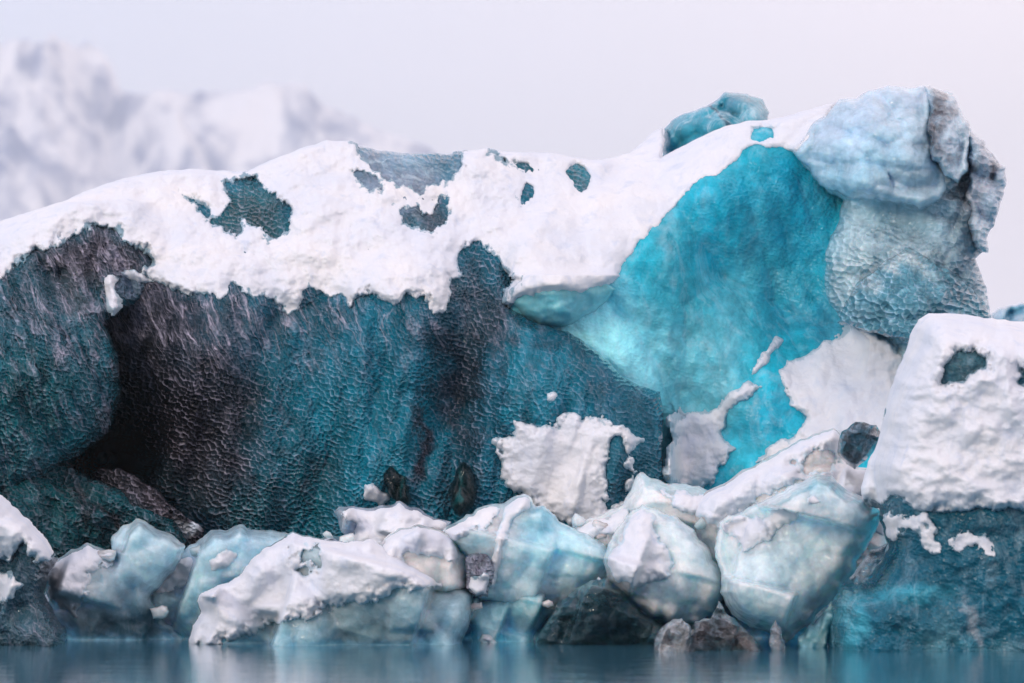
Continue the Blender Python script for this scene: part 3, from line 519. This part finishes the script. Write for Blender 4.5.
# ------------------------------------------------------------------ floating pieces in front
def chunk(name, outline, Y, T, mat, base_c, label, cat, group=None, blobs=(), msk=(.4, 0, .4), mskb=(), snow=(), facets=9, seed=0, step=1.5, amp=1.2, nz=.028, part='ice', tilt=0., edge=None):
    th = thing(name, 0, Y, label, cat, group)
    P = rough_poly(outline, amp, seed, 10, 2.5)
    x0, y0 = P.min(0)-3; x1, y1 = P.max(0)+3
    gx, gy = grid(x0, x1, y0, y1, step); d, near = sdf(P, gx, gy)
    Rm = max(d.max(), 4.); u = np.clip(d/(Rm if edge is None else edge), 0, 1)
    e_ = np.clip(u/.42, 0, 1); E = T*(1-(1-e_)**2.4)**.6*(.84+.1*u)
    k = np.clip(u/.16, 0, 1); cy = P[:, 1].mean(); sc_ = max(16., Rm*1.15)
    if facets:
        big = crag((gx+.35*gy)/sc_, (gy-.25*gx)/sc_/1.1, seed, 2.0, .45); big = big-big[d > 0].mean()
        E = np.maximum(E+k*(big*T*.50+crag(gx/sc_*3.1, gy/sc_*2.7, seed+20, 1.6, .8)*T*.12), 0)
    E = np.where(d > 0, blur(E, 3), E)
    Yf = Y-E+k*fbm(gx/22, gy/18, seed, 5)*nz*1.3+k*fbm(gx/7, gy/6, seed+4, 3)*nz*.22+tilt*(gy-cy)*-.01
    Yb = np.maximum(Yf, Y+T*.9*np.sqrt(1-(1-u)**2)+tilt*(gy-cy)*-.01)
    c = paint(gx, gy, base_c, list(blobs), seed, 6, 18); mk = paint(gx, gy, msk, list(mskb), seed+9, 5)
    solid(part, gx, gy, d > 0, near, Yf, Yb, mat, th, c, mk)
    for j, sn in enumerate(snow):
        poly, t, ro = sn[:3]; hl = sn[3] if len(sn) > 3 else []
        dm = rough_poly(sn[4], .6, seed+j, 6) if len(sn) > 4 and sn[4] else P
        g2x, g2y = (gx, gy)
        bs = Yf
        if len(sn) > 4 and sn[4]:
            q0 = dm.min(0)-3; q1 = dm.max(0)+3; g2x, g2y = grid(q0[0], q1[0], q0[1], q1[1], step)
            ii = np.clip(((g2y-gy[0, 0])/step).round().astype(int), 0, gy.shape[0]-1); jj = np.clip(((g2x-gx[0, 0])/step).round().astype(int), 0, gx.shape[1]-1)
            bs = blur(Yf[ii, jj], 2)
        snow_on(th, 'snow_patch' if len(snow) > 1 else 'snow', [poly], hl, dm, bs, g2x, g2y, t=t, rough=ro, seed=seed+40+j, puff=12, back=.12, lump=.035, soft=2, under=1. if mat is M_PALE else 0.)
    return th
PALE = (.56, .71, .77); PBL = (.34, .58, .68); GRN = (.20, .36, .40); DBL = (.010, .09, .14)
G = 'broken ice pieces floating along the foot of the iceberg'
chunk('ice_chunk', [(-80, 560), (-60, 500), (-20, 488), (0, 494), (21, 512), (38, 530), (50, 541), (58, 559), (48, 575), (44, 592), (56, 615), (68, 634), (60, 660), (-80, 664)], 41.0, .9, M_DARK, (.012, .05, .07), 'dark ice mound with snow shoulders at the left edge of the water', 'ice chunk', G,
      blobs=[(15, 610, 50, 30, (.02, .07, .10), .8)], msk=(.3, .3, .2), seed=301,
      snow=[([(-90, 470), (0, 480), (50, 530), (60, 556), (42, 560), (22, 548), (10, 560), (-10, 566), (-90, 560)], .10, 4, [], None), ([(-90, 578), (0, 572), (22, 584), (12, 598), (-5, 606), (-90, 610)], .08, 3)])
chunk('ice_chunk', [(151, 584), (158, 572), (168, 562), (190, 546), (211, 531), (226, 530), (239, 523), (252, 530), (288, 532), (300, 540), (290, 580), (250, 620), (215, 660), (190, 650), (158, 622), (146, 608)], 42.2, .7, M_PALE, (.52, .74, .85), 'long smooth blue ice slab leaning behind the big snowy floe', 'ice chunk', G,
      blobs=[(180, 600, 30, 30, (.36, .62, .74), .7), (240, 540, 40, 14, (.36, .56, .68), .7)], msk=(.2, .1, .6), seed=303, snow=[([(210, 560), (225, 552), (238, 556), (225, 568), (212, 570)], .04, 2)])
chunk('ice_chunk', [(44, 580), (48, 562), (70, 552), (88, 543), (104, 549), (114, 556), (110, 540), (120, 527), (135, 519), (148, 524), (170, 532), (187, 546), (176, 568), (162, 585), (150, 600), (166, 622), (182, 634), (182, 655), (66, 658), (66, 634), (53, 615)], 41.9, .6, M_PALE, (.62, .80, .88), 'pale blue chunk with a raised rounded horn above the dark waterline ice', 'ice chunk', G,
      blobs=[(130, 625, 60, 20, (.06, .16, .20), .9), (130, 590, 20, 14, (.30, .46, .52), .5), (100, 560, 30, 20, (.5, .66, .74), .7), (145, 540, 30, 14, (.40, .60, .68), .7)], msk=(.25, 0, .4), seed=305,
      snow=[([(40, 575), (66, 548), (88, 538), (104, 546), (108, 560), (92, 575), (86, 600), (70, 612), (50, 600)], .06, 5)])
chunk('ice_chunk', [(335, 513), (340, 507), (348, 506), (366, 508), (383, 505), (400, 502), (421, 510), (435, 519), (452, 522), (446, 536), (420, 560), (365, 570), (351, 542), (342, 531)], 42.2, .4, M_PALE, (.40, .46, .56), 'small hummocky snow-dusted lump against the dark wall', 'ice chunk', G,
      blobs=[(372, 520, 14, 12, (.14, .18, .24), .8), (420, 525, 14, 10, (.12, .14, .2), .8)], seed=307, nz=.09,
      snow=[([(330, 500), (400, 498), (430, 508), (455, 520), (440, 550), (400, 560), (360, 560), (345, 540), (355, 525), (345, 515)], .05, 5)])
chunk('ice_chunk', [(440, 532), (460, 519), (478, 508), (495, 503), (506, 501), (514, 496), (524, 493), (531, 497), (534, 506), (545, 508), (569, 526), (590, 536), (604, 543), (612, 560), (602, 580), (575, 600), (541, 615), (500, 612), (466, 600), (460, 560)], 41.5, .6, M_PALE, (.52, .76, .86), 'blue faceted block with a curl of snow down its left shoulder', 'ice chunk', G,
      blobs=[(500, 530, 30, 40, (.60, .72, .78), .9), (555, 550, 40, 40, (.42, .72, .84), .8), (540, 520, 14, 14, (.16, .45, .56), .6)], msk=(.3, 0, .6), seed=309, facets=8,
      snow=[([(515, 492), (528, 492), (536, 500), (528, 508), (512, 520), (508, 535), (500, 560), (496, 590), (484, 590), (492, 560), (497, 530), (505, 510)], .07, 1.5), ([(440, 530), (478, 506), (500, 503), (495, 515), (475, 530), (450, 540)], .04, 3)])
chunk('ice_chunk', [(471, 596), (499, 590), (541, 592), (570, 584), (580, 590), (556, 608), (548, 618), (534, 636), (530, 652), (478, 652), (466, 622)], 41.4, .45, M_PALE, (.38, .68, .79), 'low blue faceted block at the waterline under the larger blue block', 'ice chunk', G, blobs=[(520, 605, 30, 16, (.20, .50, .62), .7), (560, 600, 16, 14, (.5, .66, .72), .8)], seed=311, msk=(.3, 0, .7))
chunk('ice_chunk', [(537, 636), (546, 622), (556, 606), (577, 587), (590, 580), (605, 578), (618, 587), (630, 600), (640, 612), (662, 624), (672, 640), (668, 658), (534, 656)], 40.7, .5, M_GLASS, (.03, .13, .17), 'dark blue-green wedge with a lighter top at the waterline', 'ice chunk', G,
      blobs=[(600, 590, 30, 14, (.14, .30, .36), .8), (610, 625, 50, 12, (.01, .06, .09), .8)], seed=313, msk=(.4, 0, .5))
chunk('ice_chunk', [(560, 560), (573, 524), (600, 515), (614, 509), (622, 505), (630, 490), (639, 472), (650, 477), (662, 483), (680, 484), (700, 487), (730, 497), (748, 508), (755, 560), (700, 630), (620, 630)], 42.0, .6, M_PALE, (.74, .86, .90), 'pale peaked slab rising behind the front boulders at mid picture', 'ice chunk', G, seed=315, msk=(.2, 0, .5), facets=7,
      snow=[([(560, 535), (600, 513), (630, 505), (622, 525), (590, 545), (560, 560)], .05, 3), ([(660, 490), (720, 496), (740, 510), (700, 520), (670, 505)], .03, 4)])
chunk('snow_bank', [(690, 510), (706, 492), (728, 480), (752, 466), (778, 452), (805, 438), (820, 431), (833, 427), (841, 436), (842, 448), (856, 468), (880, 470), (890, 500), (890, 570), (760, 620), (700, 560)], 41.6, .7, M_PALE, (.76, .85, .88), 'sloping snow bank leading up to the clear round boulder', 'snow bank', None, seed=317, facets=6, nz=.06,
      snow=[([(680, 505), (706, 485), (752, 460), (805, 430), (845, 420), (850, 465), (900, 470), (900, 540), (850, 520), (800, 480), (760, 500), (720, 530)], .08, 3, [[(795, 462), (815, 450), (835, 455), (845, 462), (830, 470), (805, 472)]])])
chunk('ice_chunk', [(604, 562), (608, 545), (616, 530), (628, 514), (641, 505), (658, 510), (676, 518), (690, 528), (706, 545), (720, 572), (726, 590), (714, 612), (700, 623), (680, 626), (655, 619), (640, 610), (625, 598), (610, 580)], 40.9, .6, M_PALE, (.72, .85, .90), 'rounded pale boulder wearing a cream snow patch left of the egg-shaped block', 'ice chunk', G, seed=319, facets=8, msk=(.25, 0, .4),
      snow=[([(628, 518), (640, 508), (652, 512), (656, 532), (664, 545), (672, 552), (670, 578), (655, 584), (640, 588), (620, 580), (604, 566), (606, 555), (618, 545), (624, 530)], .09, 2.5)])
chunk('ice_chunk', [(720, 524), (730, 516), (745, 509), (766, 499), (784, 491), (798, 482), (815, 475), (832, 476), (840, 487), (861, 496), (874, 504), (880, 514), (878, 526), (867, 548), (850, 577), (830, 601), (812, 622), (787, 642), (776, 634), (755, 630), (734, 616), (720, 596), (723, 577), (713, 548)], 40.3, .85, M_PALE, (.68, .85, .91), 'big smooth egg-shaped pale blue block balanced over the water', 'ice chunk', G, seed=321, facets=10, msk=(.2, 0, .2), nz=.035,
      blobs=[(818, 482, 22, 8, (.34, .58, .64), .8), (740, 560, 30, 40, (.72, .86, .90), .6)],
      snow=[([(722, 524), (735, 514), (750, 516), (765, 518), (782, 508), (797, 512), (790, 524), (775, 535), (762, 544), (745, 548), (735, 540), (725, 535)], .05, 3), ([(806, 498), (814, 495), (820, 502), (808, 505)], .02, 1)])
chunk('ice_chunk', [(375, 562), (380, 544), (392, 531), (403, 528), (414, 525), (440, 529), (455, 540), (466, 556), (467, 590), (440, 600), (400, 595)], 41.0, .5, M_PALE, (.74, .84, .88), 'round milky hummock standing on the right shoulder of the snowy floe', 'ice chunk', G, seed=323, facets=6, msk=(.2, 0, .3),
      snow=[([(370, 560), (385, 532), (414, 520), (445, 528), (460, 545), (455, 565), (440, 560), (420, 552), (405, 556), (400, 575), (380, 580)], .06, 3)])
chunk('ice_chunk', [(188, 641), (193, 626), (200, 612), (196, 600), (200, 593), (222, 583), (239, 577), (250, 560), (264, 548), (278, 539), (292, 532), (316, 538), (345, 543), (372, 538), (395, 552), (430, 575), (471, 592), (472, 612), (468, 626), (463, 641), (462, 662), (190, 662)], 40.9, .85, M_PALE, (.34, .50, .56), 'big low floe heaped with creamy snow above a grey-green ice keel', 'ice floe', G, seed=325, facets=8, msk=(.25, 0, .5), step=1.5,
      blobs=[(300, 632, 130, 14, (.26, .44, .50), .8), (430, 610, 50, 24, (.36, .52, .58), .7), (305, 560, 20, 12, (.4, .56, .66), .7)],
      snow=[([(180, 650), (185, 600), (190, 580), (240, 565), (262, 540), (292, 525), (345, 535), (372, 530), (400, 545), (450, 580), (440, 590), (400, 590), (370, 598), (340, 608), (300, 618), (262, 626), (235, 636), (212, 648)], .15, 4, [[(296, 552), (316, 550), (318, 562), (304, 572), (298, 562)]])])
chunk('ice_chunk', [(465, 557), (474, 554), (485, 553), (491, 560), (494, 568), (493, 584), (488, 596), (474, 598), (467, 588)], 40.75, .16, M_DARK, (.20, .22, .28), 'small grey dirt-flecked lump wedged between floe and blue block', 'ice chunk', G, seed=327, facets=6, blobs=[(478, 568, 6, 8, (.03, .03, .05), .9), (486, 580, 4, 6, (.05, .05, .07), .8)], msk=(.6, .5, .6), nz=.03,
      snow=[([(462, 580), (490, 576), (497, 600), (465, 602)], .03, 3)])
FR = 'small ice fragments lodged between the larger pieces'
rf = np.random.RandomState(5)
for i, (fx, fy, fw, fY, lb) in enumerate([(106, 556, 12, 41.35, 'pale crumb of ice left of the raised rounded horn'), (200, 552, 10, 41.75, 'small crumb on the smooth blue slab near its left shoulder'),
        (160, 612, 11, 41.35, 'pale crumb in the gap between horned chunk and blue slab'), (345, 541, 11, 41.55, 'pale crumb below the left tip of the snow-dusted lump'),
        (329, 535, 8, 41.7, 'small crumb on top of the snowy floe beside the snow-dusted lump'), (475, 606, 8, 40.8, 'crumb under the grey dirt-flecked lump'), (488, 642, 11, 40.85, 'small pale fragment at the water left of the low blue block'),
        (600, 586, 10, 40.75, 'crumb in the notch between blue faceted block and snow-patched boulder'), (598, 530, 12, 41.6, 'fragment in the saddle right of the blue faceted block'), (578, 521, 9, 41.8, 'small fragment above the right slope of the blue faceted block'),
        (706, 520, 13, 41.1, 'fragment left of the egg-shaped block near its top'), (718, 506, 11, 41.2, 'fragment at the foot of the sloping snow bank'), (868, 502, 11, 40.1, 'crumb on the right shoulder of the egg-shaped block'),
        (36, 556, 9, 40.35, 'crumb on the snow shoulder at the left edge'), (548, 604, 8, 40.9, 'crumb on the upper edge of the dark blue-green wedge')]):
    n_ = rf.randint(5, 8); an = np.sort(rf.rand(n_)*.7+np.arange(n_))/n_*2*math.pi; rr_ = fw*(.65+.5*rf.rand(n_)); el = .6+.5*rf.rand()
    pl = [(fx+r*math.cos(a), fy+r*el*math.sin(a)) for r, a in zip(rr_, an)]
    chunk('ice_fragment', pl, fY, fw/110., M_PALE, [(.70, .82, .87), (.56, .76, .85), (.76, .83, .87)][i % 3], lb, 'ice fragment', FR, seed=500+i, facets=5, step=1.2, amp=.8, nz=.012, msk=(.1, 0, .5),
          snow=[([(fx-fw*2, fy-fw*2), (fx+fw*2, fy-fw*2), (fx+fw*2, fy-fw*.1), (fx, fy+fw*.15), (fx-fw*2, fy-fw*.2)], .025, 2)] if i % 2 == 0 else [])
chunk('snow_raft', [(40, 600), (60, 572), (110, 562), (160, 556), (210, 552), (260, 550), (330, 536), (400, 535), (450, 540), (520, 540), (600, 528), (640, 540), (700, 520), (760, 500), (840, 500), (870, 560), (850, 620), (800, 668), (60, 668), (30, 640)], 42.6, .5, M_PALE, (.40, .56, .62), 'low snowy ice shelf showing in the gaps behind the floating pieces', 'ice shelf', None, seed=361, facets=6, nz=.1, edge=30,
      snow=[([(30, 600), (60, 560), (260, 540), (600, 515), (840, 490), (880, 560), (820, 600), (700, 600), (600, 592), (400, 600), (200, 590), (60, 606)], .08, 5)])
# clear and brownish scraps at the waterline
chunk('ice_scrap', [(653, 644), (657, 634), (664, 625), (672, 620), (682, 619), (690, 626), (692, 646), (688, 664), (656, 664)], 38.5, .25, M_GLASS, (.70, .72, .74), 'glassy brownish scrap left of the dark brown slab at the waterline', 'ice scrap', G, seed=331, facets=7, step=1., nz=.04, msk=(1, 0, .6))
chunk('ice_scrap', [(684, 662), (688, 632), (694, 622), (712, 618), (718, 600), (724, 610), (740, 622), (752, 634), (760, 646), (770, 664)], 38.8, .3, M_GLASS, (.16, .19, .22), 'dark brown slab with a pale pointed tip under the egg-shaped block', 'ice scrap', G, seed=333, facets=6, step=1., nz=.05, msk=(.8, 0, .6), blobs=[(742, 635, 16, 10, (.42, .34, .31), .7), (700, 632, 12, 8, (.10, .06, .055), .8), (722, 630, 8, 5, (.05, .04, .045), .8), (720, 650, 26, 7, (.03, .14, .18), .8), (718, 612, 10, 10, (.20, .34, .38), .8)])
chunk('ice_scrap', [(771, 664), (770, 640), (771, 624), (776, 619), (780, 628), (784, 645), (789, 664)], 38.6, .10, M_GLASS, (.60, .62, .66), 'thin upright icicle-like spike standing in the water', 'ice scrap', G, seed=335, facets=4, step=1., nz=.02, msk=(.5, 0, .6))
chunk('ice_scrap', [(799, 640), (806, 628), (820, 618), (833, 600), (836, 615), (830, 640), (826, 660), (800, 660)], 39.6, .25, M_PALE, (.22, .46, .52), 'small green-blue foot tucked beneath the right side of the egg-shaped block', 'ice scrap', G, seed=337, facets=5, step=1., nz=.03)
# right hand block with the thick snow cap
blk_out = [(831, 603), (840, 584), (858, 580), (871, 577), (889, 545), (880, 520), (878, 500), (874, 470), (885, 412), (898, 376), (910, 348), (920, 325), (934, 317), (960, 317), (1024, 327), (1110, 340), (1110, 700), (829, 700), (828, 640)]
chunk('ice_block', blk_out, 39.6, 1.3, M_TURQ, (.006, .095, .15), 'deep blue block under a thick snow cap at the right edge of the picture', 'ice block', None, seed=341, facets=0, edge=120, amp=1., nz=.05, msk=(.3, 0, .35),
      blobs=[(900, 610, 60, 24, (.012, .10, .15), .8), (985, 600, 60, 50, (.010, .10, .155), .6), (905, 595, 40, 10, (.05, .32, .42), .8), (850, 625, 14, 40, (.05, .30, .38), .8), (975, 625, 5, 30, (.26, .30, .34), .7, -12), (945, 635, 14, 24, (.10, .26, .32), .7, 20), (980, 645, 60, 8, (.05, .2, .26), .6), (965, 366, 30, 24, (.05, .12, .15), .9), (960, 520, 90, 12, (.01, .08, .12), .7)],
      snow=[([(940, 250), (1150, 250), (1150, 512), (1024, 511), (1000, 509), (980, 507), (955, 511), (930, 513), (912, 504), (895, 500), (875, 503), (858, 500), (840, 480), (860, 400), (880, 300)], .17, 2.5, [[(943, 380), (944, 366), (952, 356), (963, 350), (976, 350), (985, 358), (983, 368), (973, 375), (957, 382)], [(1020, 366), (1030, 370), (1030, 384), (1020, 382)]],
             [(861, 487), (866, 468), (878, 441), (885, 410), (890, 390), (896, 374), (907, 346), (911, 332), (918, 320), (929, 313), (956, 313), (980, 317), (1024, 322), (1110, 334), (1110, 540), (900, 540), (866, 520)]),
            ([(882, 520), (890, 513), (905, 517), (915, 514), (926, 516), (938, 540), (940, 552), (925, 546), (915, 533), (900, 530), (890, 540), (880, 552), (876, 545)], .05, 3.5),
            ([(946, 540), (960, 532), (985, 532), (996, 545), (998, 558), (985, 556), (970, 548), (950, 548)], .03, 4)])
chunk('ice_boulder', [(837, 453), (838, 440), (841, 433), (848, 427), (857, 423), (868, 423), (877, 426), (883, 434), (880, 442), (874, 450), (864, 462), (856, 469), (846, 464)], 40.9, .2, M_GLASS, (.12, .20, .26), 'clear dark glassy boulder cradled in snow beside the big snow cap', 'ice boulder', None, seed=343, facets=9, step=1., nz=.03, msk=(.8, 0, .8), blobs=[(850, 448, 6, 6, (.06, .34, .42), .8), (870, 434, 10, 4, (.02, .02, .03), .8, 20), (858, 460, 8, 8, (.03, .06, .09), .7)])
chunk('ice_scrap', [(850, 578), (860, 562), (872, 549), (880, 546), (889, 543), (886, 553), (876, 568), (866, 583), (857, 585)], 38.9, .10, M_GLASS, (.5, .56, .62), 'bright glassy shard between the egg-shaped block and the deep blue block', 'ice scrap', G, seed=345, facets=7, step=1., nz=.03, msk=(.6, 0, .8), blobs=[(872, 558, 6, 4, (.05, .04, .05), .8)])
# far berg glimpsed right of the tower
chunk('distant_iceberg', [(990, 316), (1000, 309), (1014, 306), (1030, 303), (1130, 296), (1130, 380), (1000, 380)], 60., 2.2, M_TURQ, (.10, .30, .42), 'distant blue ice shoulder peeping over the snow cap right of the tower', 'iceberg', None, seed=351, facets=6, nz=.1, msk=(.2, 0, .8))
